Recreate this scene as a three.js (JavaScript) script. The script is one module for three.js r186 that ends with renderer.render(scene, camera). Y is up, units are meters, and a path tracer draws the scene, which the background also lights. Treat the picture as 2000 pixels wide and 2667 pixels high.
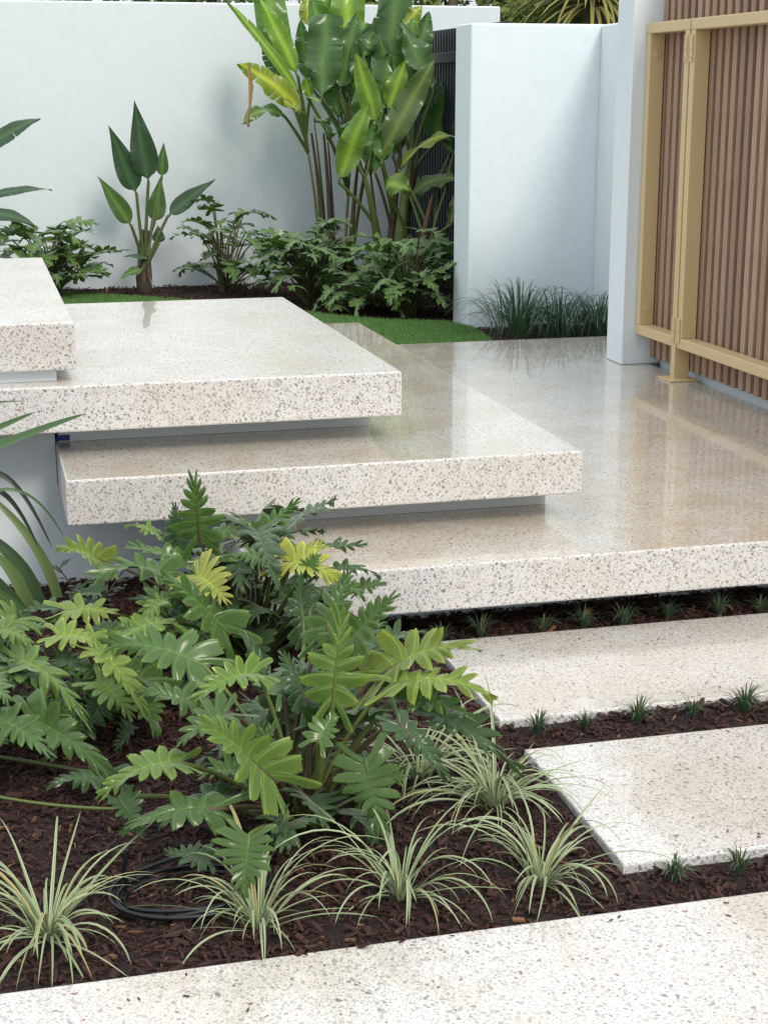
import * as THREE from 'three';
import { RoundedBoxGeometry } from 'three/addons/geometries/RoundedBoxGeometry.js';
import { mergeGeometries } from 'three/addons/utils/BufferGeometryUtils.js';

// ---------- camera, sky, sun, exposure ----------
const scene = new THREE.Scene();
const camera = new THREE.PerspectiveCamera(35.89, 767 / 1024, 0.05, 400);
camera.position.set(0, 1.3143, 0);
{ const yaw = 0.2508, pitch = 0.2574;
  camera.up.set(0, 1, 0);
  camera.lookAt(Math.sin(yaw) * Math.cos(pitch), 1.3143 - Math.sin(pitch), -Math.cos(yaw) * Math.cos(pitch));
  camera.rotateZ(-0.001); }
const renderer = new THREE.WebGLRenderer({ antialias: true });
renderer.setSize(767, 1024);
renderer.toneMapping = THREE.LinearToneMapping;
renderer.toneMappingExposure = 1.27;
renderer.shadowMap.enabled = true;
{ // even overcast: brighter overhead than at the horizon
  const w = 256, h = 128, a = new Float32Array(w * h * 4);
  for (let y = 0; y < h; y++) for (let x = 0; x < w; x++) {
    const el = ((y + .5) / h - .5) * Math.PI, s = Math.max(0, Math.sin(el)), i = (y * w + x) * 4;
    const az = x / w * Math.PI * 2, cl = 1 + .05 * Math.sin(az * 3 + el * 5) + .04 * Math.sin(az * 5 - el * 9 + 1);
    const L = el < 0 ? .25 : (.66 + .62 * s) * cl;
    a[i] = L * .945; a[i + 1] = L; a[i + 2] = L * 1.065; a[i + 3] = 1;
  }
  const t = new THREE.DataTexture(a, w, h, THREE.RGBAFormat, THREE.FloatType);
  t.mapping = THREE.EquirectangularReflectionMapping; t.magFilter = t.minFilter = THREE.LinearFilter; t.wrapS = THREE.RepeatWrapping; t.needsUpdate = true;
  scene.background = t; scene.environment = t;
}
const sun = new THREE.DirectionalLight(0xfff4e6, 1.5);
sun.position.set(4.5, 9, 4.5); sun.target.position.set(1.2, 0, -5);
sun.castShadow = true; sun.shadow.radius = 30; sun.shadow.mapSize.set(2048, 2048);
Object.assign(sun.shadow.camera, { left: -9, right: 9, top: 9, bottom: -9, near: 1, far: 40 });
scene.add(sun, sun.target);

// ---------- helpers ----------
let seed = 7;
const rnd = () => { seed = (seed * 1664525 + 1013904223) >>> 0; return seed / 4294967296; };
const rr = (a, b) => a + (b - a) * rnd();
const V = (x, y, z) => new THREE.Vector3(x, y, z);
const names = {};
const numbered = n => { const k = names[n] = (names[n] ?? -1) + 1; return k ? n + '_' + String(k).padStart(3, '0') : n; };
function tag(o, label, category, group, kind) {
  if (label) o.userData.label = label; if (category) o.userData.category = category;
  if (group) o.userData.group = group; if (kind) o.userData.kind = kind; return o;
}
function thing(name, label, category, group, pos) {
  const o = new THREE.Group(); o.name = numbered(name); if (pos) o.position.copy(pos); scene.add(o);
  return tag(o, label, category, group);
}
function part(name, geo, mat, parent) {
  const m = new THREE.Mesh(geo, mat); m.name = parent ? name : numbered(name); m.castShadow = m.receiveShadow = true;
  (parent || scene).add(m); return m;
}
// geometry in world coordinates under a thing that stands at its base
function wpart(name, geo, mat, parent) { geo.translate(-parent.position.x, -parent.position.y, -parent.position.z); return part(name, geo, mat, parent); }
const rgb = (r, g, b) => new THREE.Color().setRGB(r, g, b);
function std(c, rough = .8, o = {}) { return new THREE.MeshStandardMaterial({ color: c, roughness: rough, ...o }); }
function phys(c, rough, o = {}) { return new THREE.MeshPhysicalMaterial({ color: c, roughness: rough, ...o }); }
function box(x0, x1, y0, y1, z0, z1, r = .004) {
  const g = new RoundedBoxGeometry(x1 - x0, y1 - y0, z1 - z0, 2, Math.min(r, (x1 - x0) / 2.2, (y1 - y0) / 2.2, (z1 - z0) / 2.2));
  g.translate((x0 + x1) / 2, (y0 + y1) / 2, (z0 + z1) / 2); return boxUV(g);
}
function boxUV(g) { // uv in metres, by the way each face points
  const p = g.attributes.position, n = g.attributes.normal, u = new Float32Array(p.count * 2);
  for (let i = 0; i < p.count; i++) {
    const ax = Math.abs(n.getX(i)), ay = Math.abs(n.getY(i)), az = Math.abs(n.getZ(i));
    if (ay >= ax && ay >= az) { u[2 * i] = p.getX(i); u[2 * i + 1] = p.getZ(i); }
    else if (ax >= az) { u[2 * i] = p.getZ(i); u[2 * i + 1] = p.getY(i); }
    else { u[2 * i] = p.getX(i); u[2 * i + 1] = p.getY(i); }
  }
  g.setAttribute('uv', new THREE.BufferAttribute(u, 2)); return g;
}
function tube(pts, radii, seg = 6) { // tapered tube along points
  const n = pts.length, pos = [], idx = []; let prev = null;
  for (let i = 0; i < n; i++) {
    const t = pts[Math.min(i + 1, n - 1)].clone().sub(pts[Math.max(i - 1, 0)]).normalize();
    let a = prev ? prev.clone().addScaledVector(t, -prev.dot(t)) : (Math.abs(t.y) < .9 ? V(0, 1, 0) : V(1, 0, 0)).cross(t);
    a.normalize(); prev = a; const b = t.clone().cross(a), r = typeof radii === 'function' ? radii(i / (n - 1)) : radii[i];
    for (let k = 0; k < seg; k++) { const q = k / seg * Math.PI * 2, p = pts[i].clone().addScaledVector(a, Math.cos(q) * r).addScaledVector(b, Math.sin(q) * r); pos.push(p.x, p.y, p.z); }
  }
  for (let i = 0; i < n - 1; i++) for (let k = 0; k < seg; k++) { const a = i * seg + k, b = i * seg + (k + 1) % seg; idx.push(a, b, a + seg, b, b + seg, a + seg); }
  const c0 = pos.length / 3; pos.push(pts[0].x, pts[0].y, pts[0].z, pts[n - 1].x, pts[n - 1].y, pts[n - 1].z);
  for (let k = 0; k < seg; k++) { idx.push(c0, (k + 1) % seg, k, c0 + 1, (n - 1) * seg + k, (n - 1) * seg + (k + 1) % seg); }
  const g = new THREE.BufferGeometry(); g.setAttribute('position', new THREE.Float32BufferAttribute(pos, 3)); g.setIndex(idx); g.computeVertexNormals(); return g;
}
const bez = (a, c, b, t) => a.clone().multiplyScalar((1 - t) * (1 - t)).addScaledVector(c, 2 * t * (1 - t)).addScaledVector(b, t * t);
const bezd = (a, c, b, t) => c.clone().sub(a).multiplyScalar(2 * (1 - t)).addScaledVector(b.clone().sub(c), 2 * t);
const curve = (a, c, b, n) => Array.from({ length: n + 1 }, (_, i) => bez(a, c, b, i / n));
// tileable value noise
function noiseGrid(n) { const a = new Float32Array(n * n); for (let i = 0; i < a.length; i++) a[i] = rnd(); return (x, y) => {
  const xi = Math.floor(x), yi = Math.floor(y), fx = x - xi, fy = y - yi, u = fx * fx * (3 - 2 * fx), v = fy * fy * (3 - 2 * fy);
  const A = (i, j) => a[((j % n + n) % n) * n + ((i % n + n) % n)];
  return (A(xi, yi) * (1 - u) + A(xi + 1, yi) * u) * (1 - v) + (A(xi, yi + 1) * (1 - u) + A(xi + 1, yi + 1) * u) * v; }; }
function dataTex(n, f, srgb, rep = 1) {
  const a = new Uint8Array(n * n * 4);
  for (let y = 0; y < n; y++) for (let x = 0; x < n; x++) { const c = f(x / n, y / n), i = (y * n + x) * 4; a[i] = c[0]; a[i + 1] = c[1]; a[i + 2] = c[2]; a[i + 3] = 255; }
  return finishTex(a, n, srgb, rep);
}
function finishTex(a, n, srgb, rep) {
  const t = new THREE.DataTexture(a, n, n, THREE.RGBAFormat); t.wrapS = t.wrapT = THREE.RepeatWrapping; t.magFilter = THREE.LinearFilter; t.minFilter = THREE.LinearMipmapLinearFilter; t.generateMipmaps = true;
  if (srgb) t.colorSpace = THREE.SRGBColorSpace; t.repeat.set(rep, rep); t.needsUpdate = true; return t;
}
// ground terrazzo: stone chips of many sizes in a pale binder
function terrazzo(binder, chips, count, stain, rep, pack = 1.5) {
  const n = 2048, a = new Uint8Array(n * n * 4), g1 = noiseGrid(6), g2 = noiseGrid(14), g3 = noiseGrid(64);
  for (let y = 0; y < n; y++) for (let x = 0; x < n; x++) {
    const i = (y * n + x) * 4, s = g1(x / n * 6, y / n * 6) * .6 + g2(x / n * 14, y / n * 14) * .4, f = (g3(x / n * 64, y / n * 64) - .5) * 10 + (rnd() - .5) * 7;
    const k = Math.max(0, Math.min(1, (s - .42) * 3.2));
    for (let c = 0; c < 3; c++) a[i + c] = Math.max(0, Math.min(255, binder[c] + f + (stain[c]) * k)); a[i + 3] = 255;
  }
  const taken = new Uint8Array(n * n);
  for (let q = 0; q < count; q++) {
    const big = rnd(), R = 1.5 + 6 * big * big * big + 1.9 * rnd(), el = rr(1, 1.8), an = rnd() * Math.PI, cx = rnd() * n, cy = rnd() * n;
    const p2 = rnd() * 6.28, p3 = rnd() * 6.28, a2 = rr(0, .18), a3 = rr(.05, .16), p5 = rnd() * 6.28;
    const near = (x, y) => taken[((((cy + y) | 0) + n) % n) * n + (((cx + x) | 0) + n) % n], gap = R + pack;
    if (near(0, 0) || near(gap, 0) || near(-gap, 0) || near(0, gap) || near(0, -gap)) continue;
    let w = rnd(), ch = chips[0]; for (const c of chips) { if ((w -= c[3]) < 0) { ch = c; break; } }
    const v = rr(-14, 14), ca = Math.cos(an), sa = Math.sin(an), E = Math.ceil(R * el * 1.35);
    for (let dy = -E; dy <= E; dy++) for (let dx = -E; dx <= E; dx++) {
      const u = (dx * ca + dy * sa) / el, t = (-dx * sa + dy * ca), r = Math.hypot(u, t), th = Math.atan2(t, u);
      const lim = R * (1 + a2 * Math.cos(2 * th + p2) + a3 * Math.cos(3 * th + p3) + .07 * Math.cos(5 * th + p5));
      if (r > lim) continue;
      const o = Math.min(1, lim - r), i = ((((cy + dy) | 0) + n) % n * n + (((cx + dx) | 0) + n) % n) * 4;
      taken[i >> 2] = 1;
      for (let c = 0; c < 3; c++) a[i + c] += (Math.max(0, Math.min(255, ch[c] + v + (rnd() - .5) * 8)) - a[i + c]) * o * .8;
    }
  }
  return finishTex(a, n, true, rep);
}
const TRICKLE=[[0.588, -5.856], [0.643, -5.874], [0.61, -5.709], [0.608, -5.58], [0.579, -5.504], [0.542, -5.215], [0.517, -5.155], [0.53, -5.318], [0.567, -5.59], [0.572, -5.733]];

// ---------- surfaces ----------
const nA = noiseGrid(8), nB = noiseGrid(32), nC = noiseGrid(96);
const plasterBump = dataTex(512, (x, y) => { const v = 110 + 20 * nB(x * 32, y * 32) + 90 * nC(x * 96, y * 96); return [v, v, v]; }, false, 1.6);
const plasterMap = dataTex(512, (x, y) => { const v = 248 + .6 * (nB(x * 32, y * 32) - .5) + 4 * (nC(x * 96, y * 96) - .5); return [v, v, v]; }, true, .37);
const waterBump = dataTex(512, (x, y) => { const v = 128 + 60 * (nA(x * 8, y * 8) - .5) + 70 * (nB(x * 32, y * 32) - .5) + 40 * (nC(x * 96, y * 96) - .5); return [v, v, v]; }, false, 1.7);
const M = {};
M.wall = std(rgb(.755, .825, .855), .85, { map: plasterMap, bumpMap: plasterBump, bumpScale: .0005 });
const chipsSide = [[156, 155, 153, .3], [176, 174, 171, .28], [194, 192, 188, .2], [164, 156, 146, .12], [124, 122, 120, .085], [154, 124, 110, .015]];
const chipsTop = [[180, 177, 172, .34], [196, 192, 187, .26], [164, 160, 155, .2], [188, 174, 160, .13], [126, 119, 114, .055], [146, 104, 88, .015]];
const texSide = terrazzo([231, 230, 228], chipsSide, 48000, [-3, -6, -10], 1.0);
const texTop = terrazzo([231, 228, 223], chipsTop, 90000, [-8, -12, -18], 1.0, .4);
M.terSide = phys(rgb(.86, .85, .84), .55, { map: texSide, clearcoat: .15, clearcoatRoughness: .3 });
M.terTop = phys(rgb(.87, .86, .84), .24, { ior: 1.6, map: texTop, clearcoat: 1, clearcoatRoughness: .05, bumpMap: waterBump, bumpScale: .0004 });
const texWarm = terrazzo([232, 227, 219], chipsTop, 90000, [-10, -17, -28], 1.0, .4);
M.terWarm = phys(rgb(.87, .85, .815), .24, { ior: 1.6, map: texWarm, clearcoat: 1, clearcoatRoughness: .05, bumpMap: waterBump, bumpScale: .0004 });
M.terDry = phys(rgb(.88, .875, .86), .42, { map: texTop, clearcoat: .55, clearcoatRoughness: .16, bumpMap: waterBump, bumpScale: .0006 });
M.gold = phys(rgb(.61, .47, .25), .42, { clearcoat: .25, clearcoatRoughness: .35 });
const grain = dataTex(256, (x, y) => { const v = 205 + 36 * (nC(x * 96, y * 3) - .5) + 24 * (nB(x * 32, y * 2 + 7) - .5); return [v, v, v]; }, true, 4);
M.slat = [[.57, .38, .255], [.66, .46, .32], [.50, .33, .23], [.61, .40, .275]].map(c => std(rgb(...c), .6, { map: grain }));
M.slatBack = M.slat[2];
M.darkMetal = std(rgb(.012, .02, .03), .45);
M.soil = std(rgb(.016, .009, .007), .95);
M.lawn = std(rgb(.075, .16, .04), .95);

// ---------- the setting ----------
function struct(name, geo, mat) { const m = part(name, geo, mat); m.userData.kind = 'structure'; return m; }
{ // front bed and the land around, softly uneven
  const near = new THREE.PlaneGeometry(8, 8, 120, 120); near.rotateX(-Math.PI / 2); near.translate(0, 0, -1);
  const p = near.attributes.position;
  for (let i = 0; i < p.count; i++) { const x = p.getX(i), z = p.getZ(i); p.setY(i, -.018 + .010 * (nA(x * 3, z * 3) - .5) + .012 * (nB(x * 9, z * 9) - .5)); }
  near.computeVertexNormals(); struct('mulch_bed', near, M.soil);
  const far = new THREE.PlaneGeometry(400, 400); far.rotateX(-Math.PI / 2); far.translate(0, -.06, 0); struct('ground', far, std(rgb(.05, .06, .03), .95));
}
const LAWN_Y = .172;
const lawnEdge = [[-3, -9.95], [-1, -9.9], [.2, -9.8], [.5, -9.716], [.785, -9.5], [1.124, -9.215], [1.45, -8.8], [1.771, -8.413], [1.953, -8.17], [2.093, -8.05], [2.24, -7.97], [2.36, -7.9], [2.43, -7.68], [2.40, -7.26], [2.36, -7.09]];
const lawnPoly = [...lawnEdge, [2.36, -7.085], [1.56, -7.085], [1.56, -6.49], [-3, -6.49]];
{ const sh = new THREE.Shape(lawnPoly.map(([x, z]) => new THREE.Vector2(x, -z)));
  const g = new THREE.ExtrudeGeometry(sh, { depth: .05, bevelEnabled: false }); g.rotateX(-Math.PI / 2); g.translate(0, LAWN_Y - .05, 0); struct('lawn', g, M.lawn);
  const b = new THREE.PlaneGeometry(7.5, 4.4, 90, 60); b.rotateX(-Math.PI / 2); b.translate(.2, 0, -8.05);
  const p = b.attributes.position; for (let i = 0; i < p.count; i++) { const x = p.getX(i), z = p.getZ(i); p.setY(i, LAWN_Y - .022 + .02 * (nB(x * 6, z * 6) - .5)); }
  b.computeVertexNormals(); struct('raised_mulch_bed', b, M.soil);
}
function inPoly(x, z, P) { let c = false; for (let i = 0, j = P.length - 1; i < P.length; j = i++) if ((P[i][1] > z) !== (P[j][1] > z) && x < (P[j][0] - P[i][0]) * (z - P[i][1]) / (P[j][1] - P[i][1]) + P[i][0]) c = !c; return c; }

// ---------- terrazzo steps and pavers ----------
function slab(x0, x1, z0, z1, top, thick, notch) { // notch: the far part runs on to a larger x
  const r = .005, pts = [[x0 + r, -z1 + r], [x1 - r, -z1 + r]]; if (notch) pts.push([x1 - r, -notch[1] + r], [notch[0] - r, -notch[1] + r], [notch[0] - r, -z0 - r]); else pts.push([x1 - r, -z0 - r]);
  pts.push([x0 + r, -z0 - r]); const sh = new THREE.Shape(pts.map(v => new THREE.Vector2(...v)));
  const g = new THREE.ExtrudeGeometry(sh, { depth: thick - 2 * r, bevelEnabled: true, bevelSize: r, bevelThickness: r, bevelSegments: 2 });
  g.rotateX(-Math.PI / 2); g.translate(0, top - thick + r, 0); return boxUV(g);
}
function step(label, x0, x1, z0, z1, top, thick, riser, notch, face = M.terWarm) {
  const t = thing('terrazzo_step', label, 'step', 'floating terrazzo steps', V((x0 + x1) / 2, riser[4], z1));
  wpart('tread', slab(x0, x1, z0, z1, top, thick, notch), [face, M.terSide], t);
  const [a, b, c, d, y0] = riser;
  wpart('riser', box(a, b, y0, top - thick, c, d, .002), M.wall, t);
  return t;
}
step('widest and lowest terrazzo platform, running up to the white pillar and gate', .608, 2.79, -7.08, -3.582, .1943, .118, [.66, 2.76, -7.05, -3.82, -.05], [3.12, -6.3]);
step('second terrazzo step, resting on the wide platform between it and the third step', .183, 1.552, -6.485, -3.9, .3885, .1183, [.625, 1.52, -6.45, -4.09, .1945]);
const thirdStep = step('third terrazzo step, in front of the lawn, with a drip stain on its top', -2.6, 1.113, -5.869, -4.148,   .5829, .1235, [.19, 1.08, -5.84, -4.37, .3887], null, M.terDry);
step('topmost terrazzo step, resting on the third step beside the bird of paradise leaves', -2.6, .239, -5.97, -4.2, .743, .127, [-2.58, .19, -5.9, -4.235, .5831], null, M.terDry);
function paver(label, x0, x1, z0, z1) { const m = part('terrazzo_paver', slab(x0, x1, z0, z1, 0, .06), [M.terTop, M.terSide]); tag(m, label, 'paver', 'terrazzo stepping pavers'); }
{ const P = TRICKLE, sh = new THREE.Shape(P.map(([x, z]) => new THREE.Vector2(x, -z))), g = new THREE.ShapeGeometry(sh, 4); g.rotateX(-Math.PI / 2); g.translate(0, .5835, 0);
  wpart('water_stain', g, phys(rgb(.50, .45, .37), .3, { clearcoat: 1, clearcoatRoughness: .1 }), thirdStep); }
paver('terrazzo paver right below the wide platform', 1.041, 2.83, -3.58, -3.05);
paver('middle terrazzo paver, mulch strips with mondo grass along both long sides', 1.041, 2.83, -2.888, -2.361);
paver('terrazzo paver in front of the variegated clumps', -1.6, 2.83, -2.21, .3);

// ---------- walls ----------
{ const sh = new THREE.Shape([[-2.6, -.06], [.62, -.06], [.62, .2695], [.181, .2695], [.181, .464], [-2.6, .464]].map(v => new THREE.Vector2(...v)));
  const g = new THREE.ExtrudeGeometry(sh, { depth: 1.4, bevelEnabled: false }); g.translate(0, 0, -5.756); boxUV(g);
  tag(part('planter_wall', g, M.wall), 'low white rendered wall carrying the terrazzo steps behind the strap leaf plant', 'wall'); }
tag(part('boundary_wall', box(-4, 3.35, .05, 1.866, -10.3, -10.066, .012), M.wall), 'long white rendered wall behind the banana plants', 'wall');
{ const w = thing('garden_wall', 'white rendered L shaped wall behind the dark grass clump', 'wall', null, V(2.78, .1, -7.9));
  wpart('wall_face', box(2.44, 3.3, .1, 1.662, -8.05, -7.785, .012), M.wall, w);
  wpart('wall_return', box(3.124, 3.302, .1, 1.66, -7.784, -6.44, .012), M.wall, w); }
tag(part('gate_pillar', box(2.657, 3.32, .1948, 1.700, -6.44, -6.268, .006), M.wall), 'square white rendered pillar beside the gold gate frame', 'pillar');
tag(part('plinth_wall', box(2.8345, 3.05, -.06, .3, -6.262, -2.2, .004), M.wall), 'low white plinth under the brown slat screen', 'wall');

// ---------- slat screen ----------
{ const t = thing('slat_screen', 'tall brown vertical slat screen behind the gold frame', 'screen', null, V(2.81, .23, -4.3));
  const sg = box(2.782, 2.826, .228, 1.885, -.0175, .0175, .005); sg.translate(-2.81, -.23, 0);
  wpart('backing_panel', box(2.8265, 2.834, .24, 1.872, -6.262, -2.2, .002), M.slatBack, t);
  for (let i = 0, z = -6.24; z < -2.22; z += .0635, i++) part('slat', sg, M.slat[(i * 7 + (i >> 1)) % 4], t).position.z = z + 4.3;
}
// ---------- gold frame and gate ----------
function frameBits(t, z0, z1, y0, y1, x0, x1, wd) { // hollow sections round an opening
  wpart('top_rail', box(x0, x1, y1 - wd, y1, z0, z1, .004), M.gold, t);
  wpart('bottom_rail', box(x0, x1, y0, y0 + wd, z0, z1, .004), M.gold, t);
}
function hinge(t, y, z) {
  const h = part('hinge', box(2.7065, 2.7115, y - .05, y + .05, z - .012, z + .012, .001), M.gold, t); h.position.sub(t.position);
  for (const dy of [-.035, 0, .035]) { const g = new THREE.SphereGeometry(.005, 10, 6); g.scale(.6, 1, 1); g.translate(2.7055, y + dy, z); const s = part('screw', g, M.gold, h); }
}
{ const x0 = 2.712, x1 = 2.778, wd = .042;
  let t = thing('side_frame', 'narrow gold metal frame fixed between pillar and gate, on a post with foot plate', 'frame', null, V(2.745, .195, -5.86));
  frameBits(t, -6.262, -5.853, .33, 1.6, x0, x1, wd);
  wpart('stile', box(x0 + .0005, x1 - .0005, .3715, 1.5585, -6.2615, -6.222, .004), M.gold, t);
  wpart('post', box(x0 - .0005, x1 + .0005, .1945, 1.5585, -5.892, -5.8535, .004), M.gold, t);
  wpart('foot_plate', box(2.68, 2.80, .1947, .2027, -5.935, -5.81, .003), M.gold, t);
  for (const y of [.44, 1.48]) { const g = new THREE.CylinderGeometry(.014, .014, .008, 18); g.rotateX(Math.PI / 2); g.translate(2.745, y, -6.218); wpart('bolt_cap', g, M.gold, t); }
  hinge(t, .40, -5.873); hinge(t, 1.49, -5.873);
  t = thing('metal_gate', 'wide gold metal gate frame hinged to the narrow frame', 'gate', null, V(2.745, .33, -5.3));
  frameBits(t, -5.842, -3.2, .33, 1.6, x0, x1, wd);
  wpart('stile', box(x0 + .0005, x1 - .0005, .3715, 1.5585, -5.8415, -5.803, .004), M.gold, t);
  wpart('stile', box(x0 + .0005, x1 - .0005, .3715, 1.5585, -3.24, -3.2005, .004), M.gold, t);
  hinge(t, .40, -5.824); hinge(t, 1.49, -5.824);
}
{ // dark fence between the boundary wall and the garden wall
  const t = thing('dark_fence', 'dark vertical batten fence in shade behind the banana leaves', 'fence', null, V(2.8, .15, -9));
  const pg = box(2.74, 2.765, .16, 1.69, -.016, .016, .003); pg.translate(-2.8, -.15, 0);
  for (let z = -10.03; z < -8.08; z += .056) { const m = part('batten', pg, M.darkMetal, t); m.position.z = z + 9; }
  wpart('rail', box(2.722, 2.738, 1.50, 1.56, -10.05, -8.06, .003), M.darkMetal, t);
  wpart('rail', box(2.722, 2.738, .3, .36, -10.05, -8.06, .003), M.darkMetal, t);
  wpart('backing_panel', box(2.767, 2.79, .16, 1.67, -10.05, -8.06, .003), M.darkMetal, t);
}
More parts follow.
